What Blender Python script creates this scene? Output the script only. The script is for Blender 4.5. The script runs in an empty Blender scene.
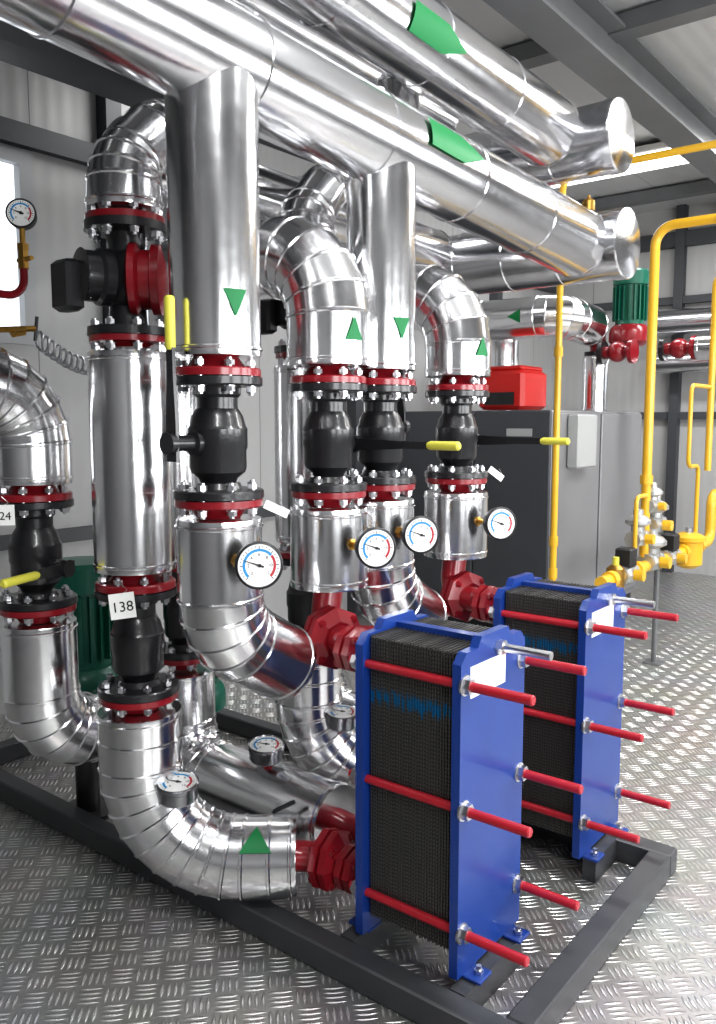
import bpy, math, random
from mathutils import Vector, Matrix
V=Vector
random.seed(4)
scn=bpy.context.scene
COL=scn.collection
pi=math.pi
scn.view_settings.view_transform='Standard'
try: scn.view_settings.look='Medium High Contrast'
except Exception as e: print('look',e)
scn.view_settings.exposure=-0.4
# ---------------------------------------------------------------- mesh builder
def perp(t):
    t=t.normalized()
    a=V((0,0,1)) if abs(t.z)<0.9 else V((1,0,0))
    u=t.cross(a).normalized()
    return u,t.cross(u).normalized()
class MB:
    def __init__(s): s.v=[];s.f=[]
    def rings(s,rl,n=24,cap0=True,cap1=True,phase=0.0):
        u,w=perp(rl[0][1]); prev=rl[0][1].normalized(); base=len(s.v)
        for c,nrm,r in rl:
            t=nrm.normalized()
            q=prev.rotation_difference(t); u=q@u; u=(u-t*u.dot(t)).normalized(); w=t.cross(u); prev=t
            for i in range(n):
                a=2*pi*i/n+phase
                s.v.append(V(c)+(u*math.cos(a)+w*math.sin(a))*r)
        m=len(rl)
        for j in range(m-1):
            for i in range(n):
                a=base+j*n+i;b=base+j*n+(i+1)%n
                s.f.append((a,b,b+n,a+n))
        if cap0: s.f.append(tuple(base+i for i in reversed(range(n))))
        if cap1: s.f.append(tuple(base+(m-1)*n+i for i in range(n)))
        return s
    def lathe(s,o,ax,prof,n=32,cap=True,phase=0.0):
        o=V(o);ax=V(ax).normalized()
        s.rings([(o+ax*h,ax,max(r,1e-4)) for r,h in prof],n,cap,cap,phase); return s
    def cyl(s,p0,p1,r,n=20,r1=None,phase=0.0):
        p0=V(p0);p1=V(p1);d=p1-p0
        s.rings([(p0,d,r),(p1,d,r if r1 is None else r1)],n,phase=phase); return s
    def tube(s,pts,r,n=14,R=None,k=6):
        if R: pts=[p for p,_ in arcpath(pts,R,k)]
        pts=[V(p) for p in pts]; rl=[]
        for i,p in enumerate(pts):
            if i==0:t=pts[1]-p
            elif i==len(pts)-1:t=p-pts[i-1]
            else:t=(pts[i+1]-p).normalized()+(p-pts[i-1]).normalized()
            rl.append((p,t,r if not isinstance(r,(list,tuple)) else r[i]))
        s.rings(rl,n); return s
    def box(s,c,d,rot=None,bev=0.0):
        c=V(c);x,y,z=[q/2 for q in d]; b=len(s.v)
        M=rot if rot else Matrix.Identity(3)
        if bev<=0:
            P=[(-x,-y,-z),(x,-y,-z),(x,y,-z),(-x,y,-z),(-x,-y,z),(x,-y,z),(x,y,z),(-x,y,z)]
            s.v+= [c+M@V(p) for p in P]
            s.f+= [tuple(b+i for i in q) for q in [(0,3,2,1),(4,5,6,7),(0,1,5,4),(1,2,6,5),(2,3,7,6),(3,0,4,7)]]
        else:
            def ringp(i,zz):
                xx=x-i;yy=y-i;e=bev
                return [(-xx+e,-yy,zz),(xx-e,-yy,zz),(xx,-yy+e,zz),(xx,yy-e,zz),(xx-e,yy,zz),(-xx+e,yy,zz),(-xx,yy-e,zz),(-xx,-yy+e,zz)]
            R=[ringp(bev,-z),ringp(0,-z+bev),ringp(0,z-bev),ringp(bev,z)]
            for rr in R: s.v+=[c+M@V(p) for p in rr]
            for j in range(3):
                for i in range(8):
                    a=b+j*8+i;q=b+j*8+(i+1)%8
                    s.f.append((a,q,q+8,a+8))
            s.f.append(tuple(b+i for i in reversed(range(8)))); s.f.append(tuple(b+24+i for i in range(8)))
        return s
    def prism(s,poly,o,u,w,t):
        o=V(o);u=V(u);w=V(w);t=V(t);n=len(poly);b=len(s.v)
        for k in (0,1):
            s.v+=[o+u*p[0]+w*p[1]+t*k for p in poly]
        s.f.append(tuple(b+i for i in reversed(range(n))))
        s.f.append(tuple(b+n+i for i in range(n)))
        for i in range(n):
            j=(i+1)%n
            s.f.append((b+i,b+j,b+n+j,b+n+i))
        return s
    def sphere(s,c,r,n=16,ax=(0,0,1),sq=1.0):
        k=n//2
        s.lathe(c,ax,[(r*math.sin(pi*i/k),-r*sq*math.cos(pi*i/k)) for i in range(k+1)],n); return s
    def shift(s,d):
        d=V(d); s.v=[p+d for p in s.v]; return s
    def mesh(s,name,angle=30):
        me=bpy.data.meshes.new(name)
        me.from_pydata([tuple(p) for p in s.v],[],s.f); me.validate()
        import bmesh
        bm=bmesh.new();bm.from_mesh(me);bmesh.ops.recalc_face_normals(bm,faces=bm.faces);bm.to_mesh(me);bm.free()
        me.shade_smooth(); me.set_sharp_from_angle(angle=math.radians(angle))
        return me
def arcpath(pts,R,k):
    pts=[V(p) for p in pts]; out=[(pts[0],False)]
    for i in range(1,len(pts)-1):
        a=(pts[i-1]-pts[i]).normalized();b=(pts[i+1]-pts[i]).normalized()
        th=pi-a.angle(b)
        if th<0.01: continue
        tl=R*math.tan(th/2)
        bis=(a+b).normalized(); c=pts[i]+bis*(R/math.cos(th/2))
        p0=pts[i]+a*tl-c; axis=a.cross(b).normalized()
        kk=max(1,round(k*th/(pi/2)))
        p1=pts[i]+b*tl-c
        sgn=1 if (Matrix.Rotation(th,3,axis)@p0-p1).length<(Matrix.Rotation(-th,3,axis)@p0-p1).length else -1
        for j in range(kk+1):
            out.append((c+Matrix.Rotation(sgn*th*j/kk,3,axis)@p0,True))
    out.append((pts[-1],False))
    return out
# ---------------------------------------------------------------- materials
def nt(name):
    m=bpy.data.materials.new(name);m.use_nodes=True
    t=m.node_tree;return m,t,t.nodes['Principled BSDF']
def N(t,ty,**k):
    n=t.nodes.new(ty)
    for a,b in k.items(): setattr(n,a,b)
    return n
def mat(name,col,rough=.4,metal=0,coat=0,noise=0.0,nscale=30,bump=0.0,bscale=60,rvar=0.0):
    m,t,b=nt(name)
    b.inputs['Base Color'].default_value=(*col,1);b.inputs['Roughness'].default_value=rough
    b.inputs['Metallic'].default_value=metal;b.inputs['Coat Weight'].default_value=coat
    b.inputs['Coat Roughness'].default_value=.1
    tc=N(t,'ShaderNodeTexCoord')
    nz=N(t,'ShaderNodeTexNoise');nz.inputs['Scale'].default_value=nscale;nz.inputs['Detail'].default_value=4
    t.links.new(tc.outputs['Object'],nz.inputs['Vector'])
    if noise>0:
        mx=N(t,'ShaderNodeMix',data_type='RGBA')
        mx.inputs['A'].default_value=(*[c*(1-noise) for c in col],1);mx.inputs['B'].default_value=(*[min(1,c*(1+noise)) for c in col],1)
        t.links.new(nz.outputs['Fac'],mx.inputs['Factor']);t.links.new(mx.outputs['Result'],b.inputs['Base Color'])
    if rvar>0:
        mr=N(t,'ShaderNodeMapRange');mr.inputs['To Min'].default_value=max(0,rough-rvar);mr.inputs['To Max'].default_value=rough+rvar
        t.links.new(nz.outputs['Fac'],mr.inputs['Value']);t.links.new(mr.outputs['Result'],b.inputs['Roughness'])
    if bump>0:
        n2=N(t,'ShaderNodeTexNoise');n2.inputs['Scale'].default_value=bscale;n2.inputs['Detail'].default_value=2
        t.links.new(tc.outputs['Object'],n2.inputs['Vector'])
        bp=N(t,'ShaderNodeBump');bp.inputs['Strength'].default_value=1;bp.inputs['Distance'].default_value=bump
        t.links.new(n2.outputs['Fac'],bp.inputs['Height']);t.links.new(bp.outputs['Normal'],b.inputs['Normal'])
    return m
ALU=mat('aluminium_cladding',(.86,.86,.87),.19,1,noise=.03,nscale=6,bump=.0022,bscale=6,rvar=.04)
ALUB=mat('aluminium_header',(.80,.80,.82),.18,1,noise=.04,nscale=6,bump=.002,bscale=4,rvar=.05)
RED=mat('dark_red_paint',(.25,.010,.018),.28,0,.4,noise=.2)
REDR=mat('red_rod_paint',(.42,.018,.032),.38,0,.25,noise=.15)
REDB=mat('burner_red',(.55,.02,.015),.35,0,.2)
BLK=mat('black_paint',(.018,.018,.02),.32,0,.3,bump=.0006,bscale=120)
BLKP=mat('black_plastic',(.02,.02,.022),.45)
BLUE=mat('blue_paint',(.012,.05,.25),.36,0,.25,noise=.08,nscale=8)
YEL=mat('yellow_grip',(.68,.64,.09),.45)
GAS=mat('gas_pipe_paint',(.74,.43,.03),.35,0,.3,noise=.06)
GRNP=mat('green_motor_paint',(.005,.12,.075),.4,0,.2)
GRN=mat('green_sticker',(.0,.17,.045),.5)
ZINC=mat('zinc_steel',(.66,.66,.68),.28,1,noise=.1)
DZINC=mat('dark_gauge_steel',(.33,.33,.35),.25,1,noise=.1)
BRASS=mat('brass',(.5,.3,.08),.35,1)
FRAME=mat('frame_grey_paint',(.06,.062,.067),.42,.1,noise=.2,nscale=12,rvar=.08)
BEAM=mat('beam_grey_paint',(.15,.155,.16),.5,noise=.15,nscale=5)
BEAMD=mat('beam_dark_grey_paint',(.06,.063,.07),.5,noise=.15,nscale=5)
WHITE=mat('white_label',(.85,.85,.83),.5)
WINF=mat('window_frame_grey',(.38,.39,.40),.5)
DIAL=mat('dial_white',(.88,.88,.86),.35)
DBLUE=mat('dial_blue',(.02,.25,.55),.4)
INK=mat('ink_black',(.01,.01,.01),.5)
BOILD=mat('boiler_dark_panel',(.085,.09,.10),.45,.2,noise=.05,nscale=4)
BOILS=mat('boiler_steel_side',(.29,.29,.30),.42,.3,noise=.08,nscale=3,rvar=.05)
CTRL=mat('control_box_grey',(.42,.43,.43),.45)
GASV=mat('valve_body_grey',(.5,.51,.51),.35,.7)
def emis(name,col,s):
    m,t,b=nt(name);b.inputs['Emission Color'].default_value=(*col,1);b.inputs['Emission Strength'].default_value=s
    b.inputs['Base Color'].default_value=(*col,1);return m
LAMP=emis('lamp_tube',(1,.99,.96),7)
SKYG=emis('window_daylight',(.92,.96,1),1.6)
def math_(t,op,a,b=None,c=None,clamp=False):
    n=N(t,'ShaderNodeMath',operation=op);n.use_clamp=clamp
    for i,x in enumerate((a,b,c)):
        if x is None: continue
        if isinstance(x,(int,float)): n.inputs[i].default_value=x
        else: t.links.new(x,n.inputs[i])
    return n.outputs[0]
def tread():
    m,t,b=nt('tread_plate')
    tc=N(t,'ShaderNodeTexCoord');mp=N(t,'ShaderNodeMapping');mp.inputs['Rotation'].default_value=(0,0,math.radians(45))
    t.links.new(tc.outputs['Object'],mp.inputs['Vector'])
    sp=N(t,'ShaderNodeSeparateXYZ');t.links.new(mp.outputs['Vector'],sp.inputs[0])
    s=1/.08
    u=math_(t,'MULTIPLY',sp.outputs[0],s);v=math_(t,'MULTIPLY',sp.outputs[1],s)
    ck=math_(t,'FLOORED_MODULO',math_(t,'ADD',math_(t,'FLOOR',u),math_(t,'FLOOR',v)),2.0)
    fu=math_(t,'SUBTRACT',math_(t,'FRACT',u),.5);fv=math_(t,'SUBTRACT',math_(t,'FRACT',v),.5)
    ick=math_(t,'SUBTRACT',1.0,ck)
    al=math_(t,'ADD',math_(t,'MULTIPLY',fu,ick),math_(t,'MULTIPLY',fv,ck))
    ac=math_(t,'ADD',math_(t,'MULTIPLY',fv,ick),math_(t,'MULTIPLY',fu,ck))
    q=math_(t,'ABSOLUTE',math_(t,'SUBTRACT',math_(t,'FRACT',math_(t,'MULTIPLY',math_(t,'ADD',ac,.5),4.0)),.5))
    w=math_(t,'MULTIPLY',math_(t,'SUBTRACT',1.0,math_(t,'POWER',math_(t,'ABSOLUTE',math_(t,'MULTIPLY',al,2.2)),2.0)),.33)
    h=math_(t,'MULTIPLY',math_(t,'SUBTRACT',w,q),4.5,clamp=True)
    bp=N(t,'ShaderNodeBump');bp.inputs['Distance'].default_value=.003;bp.inputs['Strength'].default_value=1
    t.links.new(h,bp.inputs['Height']);t.links.new(bp.outputs['Normal'],b.inputs['Normal'])
    nz=N(t,'ShaderNodeTexNoise');nz.inputs['Scale'].default_value=3;nz.inputs['Detail'].default_value=6
    t.links.new(tc.outputs['Object'],nz.inputs['Vector'])
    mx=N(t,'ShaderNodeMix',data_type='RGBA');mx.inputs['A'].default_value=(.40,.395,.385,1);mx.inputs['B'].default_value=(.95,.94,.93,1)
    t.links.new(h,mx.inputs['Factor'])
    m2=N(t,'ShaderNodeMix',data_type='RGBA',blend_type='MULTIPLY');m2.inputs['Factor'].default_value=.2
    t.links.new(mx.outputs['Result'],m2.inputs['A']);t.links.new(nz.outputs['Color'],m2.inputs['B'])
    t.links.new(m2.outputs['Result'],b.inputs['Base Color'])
    b.inputs['Metallic'].default_value=.75
    mr=N(t,'ShaderNodeMapRange');mr.inputs['To Min'].default_value=.36;mr.inputs['To Max'].default_value=.27
    t.links.new(h,mr.inputs['Value']);t.links.new(mr.outputs['Result'],b.inputs['Roughness'])
    return m
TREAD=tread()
def panel(name,col,axis,w=1.0,line=.006,dark=.35,rough=.45):
    m,t,b=nt(name)
    tc=N(t,'ShaderNodeTexCoord');sp=N(t,'ShaderNodeSeparateXYZ');t.links.new(tc.outputs['Object'],sp.inputs[0])
    f=math_(t,'FRACT',math_(t,'DIVIDE',sp.outputs[axis],w))
    l=math_(t,'LESS_THAN',f,line/w)
    rib=math_(t,'MULTIPLY',math_(t,'SINE',math_(t,'MULTIPLY',sp.outputs[axis],2*pi/.1)),.5)
    mx=N(t,'ShaderNodeMix',data_type='RGBA');mx.inputs['A'].default_value=(*col,1);mx.inputs['B'].default_value=(*[c*dark for c in col],1)
    t.links.new(l,mx.inputs['Factor']);t.links.new(mx.outputs['Result'],b.inputs['Base Color'])
    bp=N(t,'ShaderNodeBump');bp.inputs['Distance'].default_value=.0015
    t.links.new(rib,bp.inputs['Height']);t.links.new(bp.outputs['Normal'],b.inputs['Normal'])
    b.inputs['Roughness'].default_value=rough
    return m
WALLY=panel('wall_panel_y',(.40,.40,.40),1,.9)
WALLX=panel('wall_panel_x',(.42,.42,.42),0,1.0)
WALLD=panel('darkened_wall_panel',(.12,.12,.125),0,1.0)  # unseen front and right walls, darkened so the cladding reflects more contrast
CEILM=panel('ceiling_panel_ribbed',(.48,.485,.485),0,1.0)
def packmat():
    m,t,b=nt('plate_pack_steel')
    tc=N(t,'ShaderNodeTexCoord');sp=N(t,'ShaderNodeSeparateXYZ');t.links.new(tc.outputs['Object'],sp.inputs[0])
    zz=math_(t,'ADD',sp.outputs[2],math_(t,'MULTIPLY',math_(t,'PINGPONG',sp.outputs[0],.006),1.0))
    w1=math_(t,'SINE',math_(t,'MULTIPLY',zz,2*pi/.012))
    h=math_(t,'MULTIPLY',w1,.5)
    mx=N(t,'ShaderNodeMix',data_type='RGBA');mx.inputs['A'].default_value=(.08,.078,.075,1);mx.inputs['B'].default_value=(.17,.165,.158,1)
    t.links.new(math_(t,'ADD',h,.5,clamp=True),mx.inputs['Factor'])
    nz=N(t,'ShaderNodeTexNoise');nz.inputs['Scale'].default_value=1;nz.inputs['Detail'].default_value=2
    mp=N(t,'ShaderNodeMapping');mp.inputs['Scale'].default_value=(150,1,5);t.links.new(tc.outputs['Object'],mp.inputs['Vector']);t.links.new(mp.outputs['Vector'],nz.inputs['Vector'])
    edge=math_(t,'MULTIPLY',math_(t,'SUBTRACT',nz.outputs['Fac'],.5),.12)
    zb_=math_(t,'ADD',sp.outputs[2],edge)
    band=math_(t,'MULTIPLY',math_(t,'GREATER_THAN',zb_,.765),math_(t,'LESS_THAN',zb_,.80))
    bl=math_(t,'MULTIPLY',math_(t,'MULTIPLY',band,math_(t,'GREATER_THAN',nz.outputs['Fac'],.46)),.9)
    m2=N(t,'ShaderNodeMix',data_type='RGBA');t.links.new(bl,m2.inputs['Factor']);t.links.new(mx.outputs['Result'],m2.inputs['A']);m2.inputs['B'].default_value=(.01,.23,.5,1)
    t.links.new(m2.outputs['Result'],b.inputs['Base Color'])
    bp=N(t,'ShaderNodeBump');bp.inputs['Distance'].default_value=.0006
    t.links.new(h,bp.inputs['Height']);t.links.new(bp.outputs['Normal'],b.inputs['Normal'])
    b.inputs['Metallic'].default_value=.6;b.inputs['Roughness'].default_value=.34
    return m
PACK=packmat()
# ---------------------------------------------------------------- objects
class Thing:
    def __init__(s,name,label,cat,loc=(0,0,0),rotz=0,group=None):
        o=bpy.data.objects.new(name,None);o.empty_display_size=.05
        COL.objects.link(o);o.location=loc;o.rotation_euler=(0,0,rotz)
        o['label']=label;o['category']=cat
        if group:o['group']=group
        s.o=o;s.loc=V(loc)
    def part(s,name,mb,m,parent=None,angle=30,label=None,loc=None,rot=None,world=False):
        if isinstance(mb,MB):
            if world: mb.shift(-s.loc)
            me=mb.mesh(name,angle)
        else: me=mb
        if m is not None and len(me.materials)==0: me.materials.append(m)
        o=bpy.data.objects.new(name,me);COL.objects.link(o);o.parent=parent or s.o
        if loc is not None:o.location=loc
        if rot is not None:o.rotation_euler=rot
        if label:o['label']=label
        return o
def single(name,mb,m,label,cat,loc=(0,0,0),angle=30,structure=False,group=None,world=True):
    if world: mb.shift(-V(loc))
    me=mb.mesh(name,angle);me.materials.append(m)
    o=bpy.data.objects.new(name,me);COL.objects.link(o);o.location=loc
    if structure:o['kind']='structure'
    o['label']=label;o['category']=cat
    if group:o['group']=group
    return o
def text_mesh(s,size,m,depth=.0006):
    c=bpy.data.curves.new('t','FONT');c.body=s;c.size=size;c.extrude=depth;c.align_x='CENTER';c.align_y='CENTER'
    o=bpy.data.objects.new('t',c);COL.objects.link(o)
    dg=bpy.context.evaluated_depsgraph_get();me=bpy.data.meshes.new_from_object(o.evaluated_get(dg))
    bpy.data.objects.remove(o);me.materials.clear();me.materials.append(m);return me
# cladding pipe ------------------------------------------------------------
def clad(path,r,R=.19,k=5,step=.75,bead=.004,cap0=True,cap1=True,r1=None):
    ap=arcpath(path,R,k);pts=[p for p,_ in ap];seam=[q for _,q in ap]
    P=[];S=[]
    for i in range(len(pts)-1):
        P.append(pts[i]);S.append(seam[i])
        L=(pts[i+1]-pts[i]).length
        n=int(L/step)
        for j in range(1,n+1):
            if n>=1 and L*j/(n+1)>.05:
                P.append(pts[i].lerp(pts[i+1],j/(n+1)));S.append(True)
    P.append(pts[-1]);S.append(False)
    rl=[];nP=len(P)
    for i,p in enumerate(P):
        rr=r if r1 is None else r+(r1-r)*i/(nP-1)
        a=(P[i]-P[i-1]).normalized() if i>0 else None
        b=(P[i+1]-P[i]).normalized() if i<len(P)-1 else None
        if a is None: rl+= [(p,b,rr*.6),(p+b*.0005,b,rr*.995),(p+b*.004,b,rr),(p+b*.016,b,rr),(p+b*.019,b,rr+bead),(p+b*.024,b,rr+bead),(p+b*.027,b,rr)];continue
        if b is None: rl+= [(p-a*.027,a,rr),(p-a*.024,a,rr+bead),(p-a*.019,a,rr+bead),(p-a*.016,a,rr),(p-a*.004,a,rr),(p-a*.0005,a,rr*.995),(p,a,rr*.6)];continue
        t=(a+b).normalized()
        if S[i]:
            e=.007
            rl+=[(p-a*e,t,rr),(p-a*e*.4,t,rr+bead),(p+b*e*.4,t,rr+bead),(p+b*e,t,rr)]
        else: rl.append((p,t,rr))
    mb=MB();mb.rings(rl,40,cap0,cap1);return mb
def decal(mb,c,axis,out,r,shape,dirn=1):
    axis=V(axis).normalized();out=(V(out)-axis*V(out).dot(axis)).normalized();sd=axis.cross(out);c=V(c)
    b=len(mb.v);n=8
    if shape=='UP':   # triangle whose apex points around the pipe toward +Z
        if sd.z<0: sd=-sd
        S=.052;Hh=.085;m=12
        for j in range(m+1):
            s_=-S+2*S*j/m;hh=max(.0005,Hh*(1-abs(s_)/S))
            for i in range(n+1):
                th=(-Hh*.4+hh*i/n)/r
                mb.v.append(c+axis*s_+(out*math.cos(th)+sd*math.sin(th))*(r+.006))
        rows=m
    else:
        for s_,hw in shape:
            for i in range(n+1):
                th=(-hw+2*hw*i/n)/r
                mb.v.append(c+axis*s_*dirn+(out*math.cos(th)+sd*math.sin(th))*(r+.005))
        rows=len(shape)-1
    for j in range(rows):
        for i in range(n):
            a=b+j*(n+1)+i;mb.f.append((a,a+1,a+n+2,a+n+1))
    return mb
TRI=[(-.036,.033),(-.016,.024),(.009,.013),(.038,.0005)]
TRIB=[(-.055,.055),(-.025,.04),(.014,.02),(.055,.0005)]
LONG=[(-.17,.05),(-.05,.051),(.05,.051),(.12,.026),(.19,.001)]
def pipe(label,path,r,loc=None,R=.19,k=5,arrows=(),group=None,m=None,step=.75,name='insulated_pipe',caps=(),r1=None,ar=None):
    loc=V(loc) if loc else V(path[0])
    T=Thing(name,label,'pipe',loc,group=group)
    T.part('cladding',clad(path,r,R,k,step,r1=r1),m or ALU,angle=13,world=True)
    for c,ax,out,shape in arrows:
        T.part('direction_arrow',decal(MB(),c,ax,out,ar or r,shape),GRN,world=True,label='green flow direction arrow sticker')
    for c,ax in caps:
        T.part('end_cap',MB().lathe(c,ax,[(r+.004,-.05),(r+.004,-.004),(r,.004),(r*.93,.006),(r*.5,.022),(.01,.03)],40),m or ALU,world=True,angle=25)
    return T
# bolts ---------------------------------------------------------------------
def boltmesh(L=.1,r=.0085,hr=.0145):
    mb=MB();mb.cyl((0,0,-L/2),(0,0,L/2),r*.9,10)
    for z in (-L*.36,L*.36):
        mb.cyl((0,0,z-.007),(0,0,z+.007),hr,6)
    mb.cyl((0,0,-L*.36+.007),(0,0,-L*.36+.010),hr*1.15,12)
    me=mb.mesh('flange_bolt');return me
BM=boltmesh();BMR=BM.copy();BM.materials.append(ZINC);BMR.materials.append(RED)
def leverpart(T,out,ang_up,z=.23,L=.38,stem=.13,grip=True,gl=.36):
    mb=MB();mb.lathe((.05,0,z),(1,0,0),[(.034,0),(.034,.045),(.022,.05),(.022,stem-.06),(.03,stem-.055),(.03,stem-.035)],20)
    mb.cyl((stem-.01,0,z),(stem+.01,0,z),.014,6)
    T.part('stem',mb,BLK)
    d=V((0,math.cos(ang_up)*out,math.sin(ang_up)));x0=stem-.012
    o=V((x0,0,z));s=V((1,0,0));side=d.cross(s)
    mb=MB()
    mb.prism([(-.05,-.02),(.06,-.02),(L*.5,-.013),(L,-.012),(L,.012),(L*.5,.013),(.06,.02),(-.05,.02)],o,d,side,s*.01)
    lv=T.part('lever',mb,BLK)
    if grip:
        a=o+d*(L*(1.02-gl))+s*.005
        mb=MB().rings([(a,d,.011),(a+d*.01,d,.0145),(a+d*(L*gl),d,.0145),(a+d*(L*gl+.006),d,.009)],16)
        T.part('grip',mb,YEL,parent=lv,label='yellow plastic sleeve')
def valve(x,y,z0,rotz=0,lever=None,label=None,fr=.13,h=.42,group='flanged ball valves'):
    T=Thing('ball_valve',label or 'black flanged ball valve with red counter flanges','valve',(x,y,z0),rotz,group)
    k=fr/.13;q=h/.46
    body=[(.055,.06),(.06,.075),(.05,.085),(.056,.1),(.078,.12),(.082,.135),(.082,.19),(.086,.2),(.086,.26),(.08,.27),(.074,.3),(.06,.325),(.06,.36),(.068,.37),(.068,.4)]
    T.part('body',MB().lathe((0,0,0),(0,0,1),[(r*k,hh*q) for r,hh in body],36),BLK)
    for zz,sg in ((.03,1),(h-.03,-1)):
        f=T.part('flange',MB().lathe((0,0,zz),(0,0,sg),[(fr,0.002),(fr,.022),(fr-.004,.026),(.07*k,.028),(.062*k,.045)],40),BLK)
        T.part('counter_flange',MB().lathe((0,0,zz),(0,0,-sg),[(fr*.97,0.001),(fr*.97,.020),(fr*.94,.024),(.085*k,.026),(.062*k,.056)],40),RED,label='red weld neck flange')
        for i in range(8):
            a=2*pi*(i+.5)/8
            T.part('flange_bolt',BM,None,parent=f,loc=(fr*.8*math.cos(a),fr*.8*math.sin(a),zz),rot=(0,0,i*.7))
    if lever: leverpart(T,*lever[0:2],**(lever[2] if len(lever)>2 else {}))
    return T
def gauge(base,stem,normal,L=.07,R=.062,label='round pressure gauge with white dial and black rim',rim=None,siphon=None,up=(0,0,1),thick=0.0):
    base=V(base);stem=V(stem).normalized();nrm=V(normal).normalized();up=V(up)
    T=Thing('pressure_gauge',label,'gauge',base,group='pressure gauges')
    c=stem*L-nrm*.005
    T.part('case',MB().lathe(c-nrm*.03,nrm,[(R*.92,-thick),(R*.98,.006-thick),(R,.03),(R*1.06,.034),(R*1.06,.046),(R*.97,.05),(R*.93,.044)],40),rim or BLKP)
    T.part('stem',MB().cyl(stem*-.01,stem*(L-.01) if abs(stem.dot(nrm))>.5 else stem*(L-R*.9),.009,10).lathe((0,0,0),stem,[(.02,0),(.02,.02),(.012,.022)],6),siphon or BRASS)
    f=c+nrm*.0155
    uy=(up-nrm*up.dot(nrm)).normalized();ux=uy.cross(nrm)
    d=T.part('dial',MB().cyl(f-nrm*.002,f,R*.94,40),DIAL)
    mb=MB()
    for i in range(25):
        a=math.radians(225-270*i/24);l=.12 if i%4==0 else .06
        p=ux*math.cos(a)+uy*math.sin(a);q=nrm.cross(p)
        mb.prism([(-.0011,0),(.0011,0),(.0011,-R*l),(-.0011,-R*l)],f+p*R*.86+nrm*.0003,q,p,nrm*.0004)
    T.part('scale_marks',mb,INK,parent=d)
    def arc(a0,a1,m_):
        mb=MB();n=14
        for i in range(n+1):
            a=math.radians(a0+(a1-a0)*i/n);p=ux*math.cos(a)+uy*math.sin(a)
            mb.v+=[f+p*R*.62+nrm*.0008,f+p*R*.74+nrm*.0008]
        for i in range(n): mb.f.append((2*i,2*i+1,2*i+3,2*i+2))
        T.part('scale_arc',mb,m_,parent=d)
    arc(225,40,DBLUE);arc(38,-45,REDR)
    M=Matrix((ux,uy,nrm)).transposed()
    for i,s_ in enumerate(('0','2','4','6','8','10','12')):
        a=math.radians(225-270*i/6);p=ux*math.cos(a)+uy*math.sin(a)
        o=T.part('numeral',text_mesh(s_,R*.22,INK,.0001),None,parent=d);o.location=f+p*R*.48+nrm*.0008;o.rotation_euler=M.to_euler()
    a=math.radians(160);p=ux*math.cos(a)+uy*math.sin(a);q=nrm.cross(p)
    T.part('needle',MB().prism([(-.003,-R*.2),(.003,-R*.2),(.0006,R*.75),(-.0006,R*.75)],f+nrm*.002,q,p,nrm*.001).cyl(f+nrm*.001,f+nrm*.004,.005,12),INK)
    return T
def redflange(mb,c,ax,r=.09,t=.07):
    mb.lathe(V(c)-V(ax).normalized()*t/2,ax,[(r*.6,-.02),(r*.9,-.0),(r,.006),(r,t*.42),(r*.8,t*.45),(r*.8,t*.55),(r,t*.58),(r,t-.006),(r*.9,t),(r*.6,t+.02)],8)
def redpipe(label,path,r,flanges,R=.1):
    T=Thing('connecting_pipe',label,'pipe',path[0],group='red connecting pipes')
    T.part('tube',MB().tube(path,r,20,R=R,k=8),RED,world=True)
    for c,ax,fr in flanges:
        mb=MB();redflange(mb,c,ax,fr)
        f=T.part('flange',mb,RED,world=True,angle=20)
        ax=V(ax).normalized();u,w=perp(ax)
        for i in range(4):
            a=pi/4+i*pi/2
            o=T.part('flange_bolt',BMR,None,parent=f,loc=V(c)-V(path[0])+(u*math.cos(a)+w*math.sin(a))*fr*.78)
            o.rotation_euler=ax.to_track_quat('Z','Y').to_euler()
    return T
# ================================================================ ROOM
X0,X1,Y0,Y1,H=-4.5,2.4,-2.0,9.5,4.0
def st(name,mb,m,label,cat): return single(name,mb,m,label,cat,(0,0,0),structure=True)
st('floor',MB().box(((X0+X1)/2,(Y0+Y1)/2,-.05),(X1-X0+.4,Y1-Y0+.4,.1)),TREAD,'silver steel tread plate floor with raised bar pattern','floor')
st('ceiling',MB().box(((X0+X1)/2,(Y0+Y1)/2,H+.05),(X1-X0+.4,Y1-Y0+.4,.1)),CEILM,'white ribbed metal ceiling panels','ceiling')
def wall_y(name,x,wins,m):
    mb=MB();ys=Y0-.2
    for (a,b,c,d) in wins:
        mb.box((x,(ys+a)/2,H/2),(.1,a-ys,H));mb.box((x,(a+b)/2,c/2),(.1,b-a,c));mb.box((x,(a+b)/2,(d+H)/2),(.1,b-a,H-d));ys=b
    mb.box((x,(ys+Y1)/2,H/2),(.1,Y1-ys,H));st(name,mb,m,'insulated metal wall panels','wall')
def wall_x(name,y,wins,m):
    mb=MB();xs=X0
    for (a,b,c,d) in wins:
        mb.box(((xs+a)/2,y,H/2),(a-xs,.1,H));mb.box(((a+b)/2,y,c/2),(b-a,.1,c));mb.box(((a+b)/2,y,(d+H)/2),(b-a,.1,H-d));xs=b
    mb.box(((xs+X1)/2,y,H/2),(X1-xs,.1,H));st(name,mb,m,'insulated metal wall panels','wall')
LW=[(2.0,2.70,2.12,3.2)]
RW=[(-.6,.6,1.0,2.6),(1.6,2.8,1.0,2.6),(3.8,5.0,1.0,2.6),(6.0,7.2,1.0,2.6)]  # unseen right-hand windows, added for highlights on the pipe cladding
BW=[(-1.2,.4,2.0,2.9)]
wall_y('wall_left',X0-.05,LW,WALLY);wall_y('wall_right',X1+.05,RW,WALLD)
wall_x('wall_back',Y1+.05,BW,WALLX);wall_x('wall_front',Y0-.05,[],WALLD)
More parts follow.
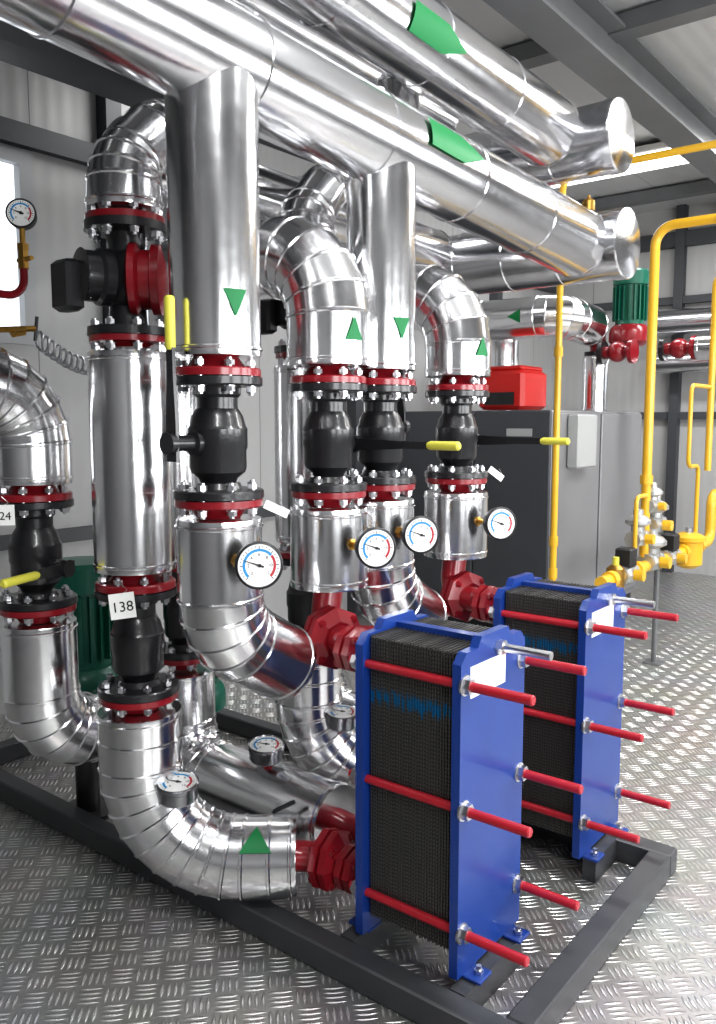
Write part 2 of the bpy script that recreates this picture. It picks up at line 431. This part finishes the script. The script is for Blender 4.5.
def win(n,c,w,h,axis):
    T=Thing('window_%d'%n,'framed window with bright daylight behind','window',c);T.o['kind']='structure'
    u=V((0,1,0)) if axis=='y' else V((1,0,0));nrm=V((1,0,0)) if axis=='y' else V((0,1,0))
    mb=MB();f=.08
    def bar(cu,cz,du,dz): mb.box(u*cu+V((0,0,cz)),u*du+nrm*.13+V((0,0,dz)))
    bar(-w/2+f/2,0,f,h);bar(w/2-f/2,0,f,h);bar(0,h/2-f/2,w-2*f,f);bar(0,-h/2+f/2,w-2*f,f);bar(.06,0,.05,h-2*f)
    T.part('frame',mb,WINF);T.part('pane',MB().box((0,0,0),u*(w-2*f)+nrm*.01+V((0,0,h-2*f))),SKYG)
i=0
for a,b,c,d in LW: i+=1;win(i,(X0-.05,(a+b)/2,(c+d)/2),b-a,d-c,'y')
for a,b,c,d in RW: i+=1;win(i,(X1+.05,(a+b)/2,(c+d)/2),b-a,d-c,'y')
for a,b,c,d in BW: i+=1;win(i,((a+b)/2,Y1+.05,(c+d)/2),b-a,d-c,'x')
tn=0
def trim(c,d,m=BEAMD,label='dark grey steel beam'):
    global tn;tn+=1
    st('trim_%d'%tn,MB().box(c,d),m,label,'beam')
trim((X0+.03,3.75,3.27),(.06,11.4,.12));trim((X0+.03,3.75,1.0),(.06,11.4,.08))
for y in (3.2,5.6,8.0): trim((X0+.05,y,2.0),(.1,.11,4.0))
trim((-1.05,Y1-.04,3.65),(6.9,.08,.16));trim((-1.05,Y1-.04,3.0),(6.9,.08,.08));trim((-1.05,Y1-.04,1.75),(6.9,.08,.08))
for x in (-3,-1.5,.6): trim((x,Y1-.05,2.0),(.1,.1,4.0))
def ibeam_y(x,z,w,h,y0,y1):
    global tn;tn+=1
    mb=MB();L=y1-y0;c=(y0+y1)/2
    mb.box((x,c,z+h/2-.01),(w,L,.02));mb.box((x,c,z-h/2+.01),(w,L,.02));mb.box((x,c,z),(.015,L,h-.04))
    st('trim_%d'%tn,mb,BEAM,'grey painted steel roof beam','beam')
ibeam_y(-2.0,3.78,.22,.26,-2,9.4)
for y in (2.4,4.9,8.6): trim((-1.05,y,3.93),(6.9,.14,.1),BEAM,'grey painted roof purlin')
trim((-2.5,1.0,2.93),(.12,5.0,.13),BEAMD,'grey painted support beam')
trim((-3.0,1.0,3.15),(.12,5.0,.18),BEAMD);trim((-3.6,1.0,3.4),(.18,5.0,.22),BEAMD)  # dark beams added to darken the gaps between the upper-left pipes
def lamp(x,y,L=1.5,power=60,wd=.2,dz=.12):
    T=Thing('ceiling_lamp','long white fluorescent ceiling light fixture','lamp',(x,y,H-dz),group='fluorescent ceiling lights')
    T.part('housing',MB().box((0,0,.05),(L,wd,.06),bev=.01),WHITE)
    T.part('diffuser',MB().box((0,0,.0),(L-.04,wd-.04,.04),bev=.01),LAMP)
    li=bpy.data.lights.new('lamp_light','AREA');li.shape='RECTANGLE';li.size=L;li.size_y=wd;li.energy=power
    o=bpy.data.objects.new('lamp_light',li);COL.objects.link(o);o.location=(0,0,-.03);o.parent=T.o
lamp(-.2,7.3,3.3,115,.42);lamp(-3.6,3.6,1.2,20);lamp(-.2,2.6,1.6,85);lamp(.3,.2,1.6,75);lamp(-.2,5.3,1.6,80)  # back-row lamp first; the others are unseen, added to brighten room and cladding
lamp(-2.95,7.3,1.4,40,.42)
for a,b,c,d in RW:  # area lamps supply the daylight of the added right-hand windows
    li=bpy.data.lights.new('daylight','AREA');li.shape='RECTANGLE';li.size=b-a;li.size_y=d-c;li.energy=80;li.color=(.98,.99,1)
    o=bpy.data.objects.new('daylight',li);COL.objects.link(o);o.location=(X1-.08,(a+b)/2,(c+d)/2);o.rotation_euler=(0,pi/2,0)
w=bpy.data.worlds.new('world');scn.world=w;w.use_nodes=True
w.node_tree.nodes['Background'].inputs[0].default_value=(.8,.85,.9,1);w.node_tree.nodes['Background'].inputs[1].default_value=.6
# ================================================================ SKID
sk=MB();fx0,fx1,fy0,fy1=-3.9,-.9,1.80,3.08
for y in (fy0+.04,fy1-.04): sk.box(((fx0+fx1)/2,y,.045),(fx1-fx0,.08,.09),bev=.006)
for x in (fx0+.04,fx1-.04): sk.box((x,(fy0+fy1)/2,.045),(.08,fy1-fy0-.16,.09),bev=.006)
for x in (-1.13,-1.53):
    sk.box((x,2.05,.045),(.05,.34,.09));sk.box((x,2.90,.045),(.05,.20,.09))
single('skid_frame',sk,FRAME,'dark grey painted steel base frame on the tread plate floor','frame',((fx0+fx1)/2,(fy0+fy1)/2,0))
# ================================================================ HEAT EXCHANGERS
def hx(yc,label):
    T=Thing('plate_heat_exchanger',label,'heat exchanger',(-1.33,yc,0.091),group='blue plate heat exchangers')
    B=-.091
    W=.375;zb,zt=.012,1.08+B;xf=.17;xb=-.17;th=.028
    def plate(x,name):
        w=W/2
        poly=[(-w,zb),(w,zb),(w,zt-.06),(w-.03,zt-.03),(w-.09,zt-.03),(w-.11,zt),(-w+.11,zt),(-w+.09,zt-.03),(-w+.03,zt-.03),(-w,zt-.06)]
        p=T.part(name,MB().prism(poly,(x-th/2,0,0),(0,1,0),(0,0,1),(th,0,0)),BLUE,label='thick blue painted steel end plate')
        for sy in (-1,1):
            o=1 if x>0 else -1
            f=T.part('foot',MB().box((x+o*.028,sy*.12,.006),(.085,.07,.012),bev=.003),BLUE,parent=p)
            T.part('anchor_bolt',MB().cyl((x+o*.045,sy*.12,.012),(x+o*.045,sy*.12,.036),.008,10).cyl((x+o*.045,sy*.12,.013),(x+o*.045,sy*.12,.024),.014,6),ZINC,parent=f)
        return p
    pf=plate(xf,'front_plate');pb=plate(xb,'back_plate')
    mb=MB();n=64;x0=xb+th/2+.004;x1=xf-th/2-.004
    for i in range(n):
        x=x0+(x1-x0)*(i+.5)/n
        yy=.155+(.003 if i%2 else 0)
        mb.box((x,0,.51),((x1-x0)/n*.6,2*yy,.88+.008*(i%3==0)))
    T.part('plate_pack',mb,PACK,label='stack of thin dark corrugated steel plates')
    T.part('guide_bar',MB().box((0,0,zt-.03),(.31,.035,.02)),BLUE)
    T.part('guide_bar',MB().box((0,0,.04),(.31,.035,.02)),BLUE)
    for sy in (-.165,.165):
        for z in (.235+B,.60+B,.96+B):
            a=V((xb-.05,sy,z));b=V((.39,sy,z))
            rod=T.part('tie_rod',MB().rings([(a,b-a,.013),(b-V((.004,0,0)),b-a,.0145),(b,b-a,.012)],16),REDR,label='long red sleeved tie rod')
            for x in (xf+th/2,xb-th/2-.022):
                T.part('nut',MB().cyl((x,sy,z),(x+.022,sy,z),.024,6).cyl((x-.003 if x>0 else x+.019,sy,z),(x+.003 if x>0 else x+.025,sy,z),.030,18),ZINC,parent=rod)
    for sy in (.02,):
        rod=T.part('tie_rod',MB().cyl((xf,sy,1.03+B),(.35,sy,1.03+B),.013,16),ZINC,label='bare zinc plated threaded rod')
        T.part('nut',MB().cyl((xf+th/2,sy,1.03+B),(xf+th/2+.02,sy,1.03+B),.023,6),ZINC,parent=rod)
    T.part('name_plate',MB().box((xf+th/2+.001,-.04,.96+B),(.003,.20,.09)),WHITE,label='blank white rectangular sticker')
    for z in (.235+B,.96+B):
        for sy in (-.085,.095):
            T.part('nozzle',MB().cyl((xb-.07,sy,z),(xb,sy,z),.045,20),RED,label='dark red pipe nozzle')
    return T
hx(2.092,'blue plate heat exchanger with red tie rods on the base frame')
hx(2.932,'blue plate heat exchanger with red tie rods at the frame edge')
NX=-1.33-.17-.07
# ================================================================ MAIN RISERS
YA=(1.63,2.41);YB=(2.12,2.93);YE=(1.63,2.46)
def p1z(y): return 2.68-.045*(y-1.6)
for far in (0,1):
    dy=.84*far
    yA,yB=YA[far],YB[far]
    zA=1.432
    pipe('polished aluminium clad vertical pipe rising to the main header',[(-1.8,yA,1.862),(-1.8,yA,p1z(yA)-.02)],.127 if not far else .122,step=.9,arrows=[((-1.8,yA,2.0),(0,0,-1),(.95,-.3,0),TRI)])
    valve(-1.8,yA,zA,rotz=-pi/2 if not far else pi/2,h=.405,lever=(1,pi/2,dict(L=.38,stem=.17,z=.19) if not far else dict(L=.2,grip=False)))
    pipe('aluminium clad segmented elbow below a ball valve',[(-1.8,yA,zA-.028),(-1.8,yA,1.07),(-1.82,yA+.29,.90)],.123,R=.18,k=6)
    redpipe('dark red short pipe from the clad elbow to the heat exchanger',[(-1.82,yA+.28,.905),(-1.79,2.16+dy,.945),(NX,2.187+dy,.96)],.045,[],R=.05)
    gauge((-1.69,yA-.04,1.295),(1,-.1,0),(.85,-.6,.03),L=.10)
    zz=2.235 if not far else 2.20
    pipe('aluminium clad elbow pipe above a ball valve with green arrow',[(-1.8,yB,1.862),(-1.8,yB,zz),(-2.56,yB,zz)],.136 if not far else .132,R=.21,arrows=[((-1.8,yB,1.975),(0,0,1),(.9,-.2,0),TRI)])
    valve(-1.8,yB,1.425,rotz=pi/2,h=.41,lever=(-1,0.0,dict(L=.42,z=.18,gl=.27)))
    pipe('short aluminium clad vertical pipe below a ball valve',[(-1.8,yB,1.397),(-1.8,yB,1.13)],.13)
    redpipe('dark red elbow pipe with bolted flange into the heat exchanger top',[(-1.8,yB,1.135),(-1.8,yB-.03,.975),(NX+.0,2.007+dy,.965)],.05,[((-1.745,2.07+dy,.97),(1,-.35,0),.105),((-1.60,2.012+dy,.965),(1,-.05,0),.075)],R=.09)
    gauge((-1.69,yB-.03,1.285),(1,-.1,0),(.85,-.6,.03),L=.12)
    xe,ye=-2.2,YE[far]
    pipe('tall aluminium clad vertical pipe section above a ball valve',[(xe,ye,1.21),(xe,ye,1.895)],.127)
    valve(xe,ye,.775,rotz=pi*.75,h=.405)
    ex,ey=-1.80,1.955+dy
    pipe('aluminium clad segmented elbow sweeping to the heat exchanger base',[(xe,ye,.745),(xe,ye,.225),(ex,ey,.235)],.134,R=.33,k=9,step=.11,
         arrows=[((-1.90,1.87+dy,.235),(-.35,-.29,0),(.45,-.55,.75),'UP')])
    redpipe('dark red pipe with bolted flange into the heat exchanger base',[(ex-.02,ey-.015,.235),(-1.72,2.007+dy,.235),(NX,2.007+dy,.235)],.05,[((-1.70,2.007+dy,.235),(1,.15,0),.1),((-1.60,2.007+dy,.235),(1,0,0),.075)],R=.06)
    lg='thick steel cased pressure gauge facing upward on a red stem'
    gauge((-2.04,ye+.02,.46),(.05,-.05,1),(.10,-.10,1),L=.065,R=.064,rim=DZINC,siphon=RED,label=lg,thick=.012)
    yg=2.187+dy
    pipe('aluminium clad pipe running low above the base frame',[(-2.65,yg,.66),(-2.65,yg,.26),(-1.82,yg,.26)],.128,R=.19,k=5)
    redpipe('dark red pipe leaving the low clad pipe',[(-1.83,yg,.26),(NX,yg,.238)],.045,[])
    valve(-2.65,yg,.70,rotz=0,fr=.115)
    pipe('aluminium clad vertical pipe rising behind the valves',[(-2.65,yg,1.15),(-2.65,yg,2.56)],.11)
    gauge((-2.15,yg-.02,.38),(0,-.05,1),(.10,-.10,1),L=.08,R=.066,rim=DZINC,siphon=RED,label=lg,thick=.012)
# headers
pipe('large aluminium clad header pipe with green arrow under the roof',[(-1.8,-.6,p1z(-.6)),(-1.8,4.06,p1z(4.06))],.124,m=ALUB,step=.6,r1=.165,ar=.155,
     arrows=[((-1.8,2.66,p1z(2.66)),(0,1,-.045),(1,-.1,.25),LONG)])
pipe('wide aluminium clad cross header with shallow conical end cap',[(-1.62,4.18,2.565),(-4.3,4.18,2.565)],.17,m=ALUB,caps=[((-1.59,4.18,2.565),(1,0,0))],step=.3)
pipe('large aluminium clad header pipe high under the roof with green arrow',[(-1.93,-.6,3.26),(-1.93,3.98,3.11)],.13,m=ALUB,step=.6,r1=.165,ar=.158,
     arrows=[((-1.93,2.74,3.155),(0,1,-.03),(1,-.4,-.3),LONG)])
pipe('wide aluminium clad upper cross header with conical end cap',[(-1.64,4.1,3.065),(-4.3,4.1,3.065)],.17,m=ALUB,caps=[((-1.61,4.1,3.065),(1,0,0))],step=.3)
pipe('aluminium clad header pipe high under the roof',[(-2.6,-.6,3.42),(-2.6,3.98,3.3)],.14,m=ALUB,step=.6)
pipe('aluminium clad header pipe behind the risers',[(-2.65,1.95,2.66),(-2.65,4.05,2.62)],.13,m=ALUB,step=.6)
def circ(x,y,z0):
    T=Thing('circulation_pump','black and red inline circulation pump between flanges','pump',(x,y,z0))
    T.part('volute',MB().sphere((0,0,.19),.105,24,(0,1,0),.8).lathe((0,0,.02),(0,0,1),[(.062,0),(.055,.1)],24).lathe((0,0,.36),(0,0,-1),[(.062,0),(.055,.1)],24),BLK)
    T.part('motor',MB().lathe((0,-.07,.19),(-.25,-1,0),[(.085,0),(.085,.03),(.075,.04),(.075,.08),(.08,.085),(.05,.09)],28),BLK)
    T.part('terminal_box',MB().box((-.06,-.17,.16),(.1,.06,.15),bev=.012),BLKP)
    T.part('flange_ring',MB().lathe((.02,-.01,.19),(.6,.6,0),[(.09,0),(.112,.01),(.112,.03),(.09,.04),(.09,.07),(.106,.075),(.106,.1),(.05,.115)],36),RED)
    for zz,sg in ((.02,1),(.36,-1)):
        f=T.part('flange',MB().lathe((0,0,zz),(0,0,sg),[(.125,0),(.125,.025),(.06,.03)],36),BLK)
        T.part('counter_flange',MB().lathe((0,0,zz),(0,0,-sg),[(.12,0.001),(.12,.02),(.08,.022),(.062,.035)],36),RED)
        for i in range(8):
            a=2*pi*(i+.5)/8
            T.part('flange_bolt',BM,None,parent=f,loc=(.103*math.cos(a),.103*math.sin(a),zz))
circ(-2.2,1.63,1.925);circ(-2.2,2.46,1.925)
for y in (1.63,2.46):
    pipe('aluminium clad tapering elbow above the circulation pump',[(-2.2,y,2.325),(-2.2,y,2.46),(-2.22,y+.16,2.62),(-2.5,y+.42,2.68)],.115,R=.12,k=5,r1=.078)
# ---- F
pipe('aluminium clad segmented elbow over a ball valve',[(-2.6,1.52,1.475),(-2.6,1.52,1.80),(-2.6,.7,1.80)],.13,R=.19,k=6)
valve(-2.6,1.52,1.03,rotz=math.radians(20),lever=(-1,0,dict(L=.28,z=.16,stem=.12,gl=.55)))
pipe('aluminium clad segmented elbow below a ball valve',[(-2.6,1.52,1.0),(-2.6,1.52,.57),(-2.6,2.02,.57),],.125,R=.18,k=6)
def gpump(x,y,z,stand=True,label='green electric motor pump on the floor behind pipes',s=1,vol=None):
    T=Thing('pump_motor',label,'pump',(x,y,z))
    ax=V((0,0,1))
    mb=MB();mb.lathe((0,0,0),ax,[(.1*s,0),(.1*s,.3*s)],24)
    u,w=perp(ax)
    for i in range(20):
        a=2*pi*i/20;d=u*math.cos(a)+w*math.sin(a);t=ax.cross(d)
        mb.prism([(-.004*s,.09*s),(.004*s,.09*s),(.004*s,.122*s),(-.004*s,.122*s)],ax*.03*s,t,d,ax*.24*s)
    T.part('motor_housing',mb,GRNP)
    T.part('fan_cover',MB().lathe(ax*.3*s,ax,[(.122*s,-.02*s),(.125*s,.07*s),(.11*s,.085*s),(.03,.088*s)],28),GRNP)
    T.part('terminal_box',MB().box(u*.14*s+ax*.15*s,(.1*s,.1*s,.1*s),bev=.01),GRNP)
    T.part('volute',MB().lathe((0,0,0),-ax,[(.11*s,0),(.13*s,.02*s),(.14*s,.05*s),(.14*s,.12*s),(.1*s,.15*s)],28),vol or GRNP)
    if stand: T.part('foot',MB().cyl((0,0,-.12),(0,0,-z),.05,16).cyl((0,0,-z),(0,0,-z+.02),.12,20),BLK)
gpump(-3.05,1.98,.66,s=1.15)
gpump(-3.0,2.55,.45)
# ================================================================ LEFT SIDE DETAILS
gx,gy=-2.6,1.52
gauge((gx,gy,2.24),(0,0,1),(.75,-.65,.1),L=.115,R=.045,siphon=BRASS)
T=Thing('siphon_pipe','thin red bent pipe carrying a pressure gauge','pipe',(gx,gy,2.24))
T.part('tube',MB().tube([(gx,gy,2.24),(gx,gy,2.09),(gx,gy-.4,2.09)],.013,12,R=.06,k=6),RED,world=True)
T.part('cock',MB().cyl((gx,gy,2.18),(gx,gy,2.24),.018,6).cyl((gx-.03,gy,2.21),(gx+.05,gy,2.21),.008,8),BRASS,world=True)
T=Thing('drain_cock','small brass drain cock with black tee handle','valve',(-2.6,1.53,1.93))
T.part('body',MB().cyl((0,-.25,.03),(0,0.02,.06),.010,10).cyl((0,-.06,.04),(0,-.02,.05),.017,6),BRASS)
T.part('handle',MB().cyl((0,.02,.02),(0,.03,.1),.006,8),BLK)
pts=[]
for i in range(160):
    a=i*2*pi/12;f=i/159
    pts.append(V((-3.2+.035*math.cos(a)*1.0,1.92+f*.36,2.02-.10*f+.035*math.sin(a)-.04*math.sin(pi*f))))
single('coiled_hose',MB().tube(pts,.006,8),ZINC,'thin silver coiled flexible hose','hose',pts[0])
def tag(txt,c,nrm,w=.075,h=.085,tilt=0):
    nrm=V(nrm).normalized();up=Matrix.Rotation(tilt,3,nrm)@V((0,0,1));up=(up-nrm*up.dot(nrm)).normalized();ux=up.cross(nrm)
    T=Thing('number_tag' if txt else 'paper_tag','white rectangular tag reading %s hung on a valve'%txt if txt else 'small blank white paper tag tied below a valve flange','tag',c)
    M=Matrix((ux,up,nrm)).transposed()
    T.part('plate',MB().box((0,0,0),(w,h,.002),rot=M),WHITE)
    if txt:
        o=T.part('lettering',text_mesh(txt,h*.56,INK),None);o.location=nrm*.0015-up*.004;o.rotation_euler=M.to_euler()
    T.part('wire',MB().tube([up*h*.42,up*h*.6+ux*.02,up*h*.9],.0012,6),ZINC)
tag('138',(-2.08,1.49,1.13),(.75,-.65,.05),.075,.078,.1)
tag('124',(-2.48,1.342,1.39),(.7,-.7,0),.075,.065)
tag('',(-1.70,1.765,1.425),(.7,-.5,.5),.075,.028,-.5)
tag('',(-1.66,3.01,1.47),(.7,-.5,.3),.07,.03,-.7)
# ================================================================ BOILER
T=Thing('boiler','large boiler cabinet with dark grey front and steel side panels','boiler',(-3.48,6.8,0))
def wb(*a,**k): return MB().box(*a,**k)
bx=-.09
T.part('body',wb((-3.4+bx,6.85,.92),(1.42,1.9,1.70),bev=.01),BOILS,world=True)
T.part('plinth',wb((-3.4+bx,6.85,.035),(1.36,1.84,.07)),BLK,world=True)
T.part('front_panel',wb((-3.73+bx,5.885,.92),(.74,.03,1.70),bev=.008),BOILD,world=True)
T.part('front_panel',wb((-3.02+bx,5.885,.92),(.66,.03,1.70),bev=.008),BOILD,world=True)
T.part('side_panel',wb((-2.68+bx,6.35,.94),(.02,.88,1.62),bev=.006),BOILS,world=True)
T.part('side_panel',wb((-2.68+bx,7.3,.94),(.02,.94,1.62),bev=.006),BOILS,world=True)
T.part('name_plate',wb((-2.95+bx,5.868,1.60),(.22,.004,.06)),CTRL,world=True,label='small pale plate')
single('control_box',wb((-2.709,6.30,1.53),(.1,.36,.42),bev=.012),CTRL,'light grey control box on the boiler side','control box',(-2.709,6.30,1.53))
T=Thing('burner','bright red burner housing on top of the boiler','burner',(-3.33,6.3,1.77))
T.part('housing',wb((0,0,.17),(.42,.44,.32),bev=.03),REDB);T.part('lid',wb((0,0,.345),(.36,.38,.04),bev=.015),REDB)
T.part('bracket',wb((0,-.23,.1),(.26,.02,.1)),BLK)
pipe('aluminium clad pipe over the boiler turning down with green arrow',[(-4.2,6.4,2.54),(-2.95,6.4,2.54),(-2.95,6.95,2.5)],.17,R=.2,arrows=[((-3.3,6.4,2.54),(-1,0,0),(.2,-1,0),TRIB)])
pipe('aluminium clad riser behind the burner',[(-3.75,6.9,1.77),(-3.75,6.9,2.42)],.14)
pipe('aluminium clad riser beside the boiler pump',[(-2.95,7.1,1.77),(-2.95,7.1,2.25)],.11)
gpump(-2.66,7.1,2.5,False,'green upright pump motor on red pump above the boiler',1.18,vol=RED)
def fv(x,y,z,ax):
    T=Thing('flanged_valve','dark red flanged valve above the boiler','valve',(x,y,z))
    a=V(ax)
    T.part('body',MB().sphere((0,0,0),.085,20).cyl(a*-.12,a*.12,.05),RED)
    for s_ in (-1,1): T.part('flange',MB().lathe(a*.11*s_,a*s_,[(.1,0),(.1,.035)],24),RED if s_>0 else BLK)
fv(-2.95,7.1,2.4,(0,0,1));fv(-2.66,6.85,2.26,(1,0,0));fv(-2.3,7.3,2.3,(1,0,0))
pipe('aluminium clad pipe from the pump toward the wall',[(-2.15,7.3,2.3),(-1.3,7.3,2.3)],.1)
pipe('aluminium clad pipe along the back wall',[(-3.2,9.2,2.74),(1.5,9.2,2.74)],.14,m=ALUB)
pipe('aluminium clad pipe along the back wall below another',[(-3.2,9.2,2.32),(1.5,9.2,2.32)],.12,m=ALUB)
# ================================================================ GAS PIPES
def gas(label,path,rr,R=.1,extras=()):
    T=Thing('gas_pipe',label,'pipe',path[0],group='yellow gas pipes')
    T.part('tube',MB().tube(path,rr,16,R=R,k=6),GAS,world=True)
    for c,ax in extras:
        T.part('coupling',MB().cyl(V(c)-V(ax)*.03,V(c)+V(ax)*.03,rr*1.35,12),GAS,world=True)
    return T
gas('thin yellow vertical gas pipe turning level under the roof',[(-2.2,4.73,.02),(-2.2,4.73,3.13),(2.3,4.73,3.13)],.02,extras=[((-2.2,4.73,z),(0,0,1)) for z in (.75,.95,2.1,2.9)])
gas('thick yellow gas pipe turning over to the wall side',[(-1.92,5.53,.78),(-1.92,5.53,2.93),(-.6,5.53,2.93),(-.6,5.53,3.85)],.031,R=.12,extras=[((-1.92,5.53,1.3),(0,0,1)),((-1.5,5.53,2.93),(1,0,0))])
gas('yellow gas manifold running low beside the boiler',[(-1.9,4.75,.72),(-1.9,7.0,.72),(-1.9,7.0,1.1),(-1.9,7.2,1.1)],.04,R=.1,extras=[((-1.9,y,.72),(0,1,0)) for y in (4.9,5.35,5.75,6.3,6.7)])
gas('yellow vertical gas pipe with elbow near the back wall',[(-1.9,6.85,1.3),(-1.9,6.85,2.82),(-1.2,6.85,2.82)],.026,R=.1)
gas('thin yellow looped gas pipe',[(-1.9,6.6,.76),(-1.9,6.6,1.35),(-1.9,6.35,1.35),(-1.9,6.35,1.95),(-1.9,6.85,1.95)],.016,R=.06)
gas('thin yellow looped gas pipe beside the valves',[(-1.9,5.3,.76),(-1.9,5.3,1.2),(-1.9,5.48,1.2)],.014,R=.05)
def gvalve(x,y,z,s=1.3,dome=True,label='grey gas valve with round regulator housing on the yellow pipe'):
    T=Thing('gas_valve',label,'valve',(x,y,z),group='gas valves')
    def S(p): return [(a*s,b*s) for a,b in p]
    T.part('body',MB().lathe((0,-.09*s,0),(0,1,0),S([(.05,0),(.05,.03),(.04,.035),(.055,.06),(.055,.12),(.04,.145),(.05,.15),(.05,.18)]),8),GASV)
    if dome: T.part('regulator_cap',MB().lathe((0,0,.03*s),(0,0,1),S([(.04,0),(.04,.04),(.075,.06),(.075,.08),(.055,.1),(.03,.11),(.03,.14),(.02,.145)]),24),GASV)
    else: T.part('solenoid',MB().box((0,0,.09*s),(.09*s,.09*s,.1*s),bev=.01),BLKP)
    T.part('knob',MB().cyl((.05*s,0,0),(.1*s,0,0),.03*s,12),GAS)
gvalve(-1.9,5.15,.72,1.2,False,'grey gas valve with black solenoid on the yellow pipe');gvalve(-1.9,5.62,.74,1.3);gvalve(-1.92,5.40,.92,1.1);gvalve(-1.92,5.72,.98,1.2);gvalve(-1.9,6.0,.72,1.2,False,'grey gas valve with black solenoid on the yellow pipe')
gvalve(-1.9,5.6,1.12,.9)
T=Thing('gas_filter','bulky yellow gas filter housing on the manifold','filter',(-1.9,6.45,.72))
T.part('body',MB().lathe((0,0,-.14),(0,0,1),[(.05,0),(.1,.03),(.1,.2),(.12,.21),(.12,.24),(.06,.27)],20),GAS)
T.part('cap',MB().cyl((0,0,.13),(0,0,.17),.03,8),ZINC)
T=Thing('gas_filter','brass coloured gas filter on the yellow pipe','filter',(-1.9,4.98,.72))
T.part('body',MB().lathe((0,0,-.1),(0,0,1),[(.03,0),(.055,.02),(.055,.16),(.03,.18)],20),BRASS)
T.part('knob',MB().cyl((0,0,.08),(0,0,.13),.02,10),YEL)
for y in (5.75,):
    T=Thing('pipe_stand','thin grey steel post supporting the gas pipe','stand',(-1.9,y,0),group='pipe stands')
    T.part('post',MB().cyl((0,0,0),(0,0,.68),.018,12),BEAM);T.part('base',wb((0,0,.005),(.12,.12,.01)),BEAM)
def vent(x,y,z):
    T=Thing('air_vent','small brass automatic air vent on top of a header pipe','valve',(x,y,z),group='brass air vents')
    T.part('body',MB().lathe((0,0,-.01),(0,0,1),[(.015,0),(.015,.03),(.032,.035),(.032,.08),(.024,.09),(.008,.095),(.008,.11)],16),BRASS)
vent(-1.80,4.18,2.73);vent(-1.93,4.07,3.228)
pipe('small capped aluminium clad stub on the header',[(-2.15,3.0,2.95),(-2.15,3.0,3.12)],.09)
single('black_cable',MB().tube([(-1.9,2.05,.36),(-1.95,2.0,.33),(-2.0,1.95,.2),(-2.02,2.0,.1),(-2.1,2.1,.05)],.008,8,R=.03),BLKP,'black cable looping from a sensor on the low pipe','cable',(-1.9,2.05,.36))
# ================================================================ CAMERA
cam=bpy.data.cameras.new('camera');co=bpy.data.objects.new('camera',cam);COL.objects.link(co)
cam.sensor_fit='VERTICAL';cam.sensor_height=24;cam.lens=19.5;cam.clip_start=.05
co.location=(0,0,1.68);co.rotation_euler=(math.radians(90-6.17),0,math.radians(38.3))
scn.camera=co
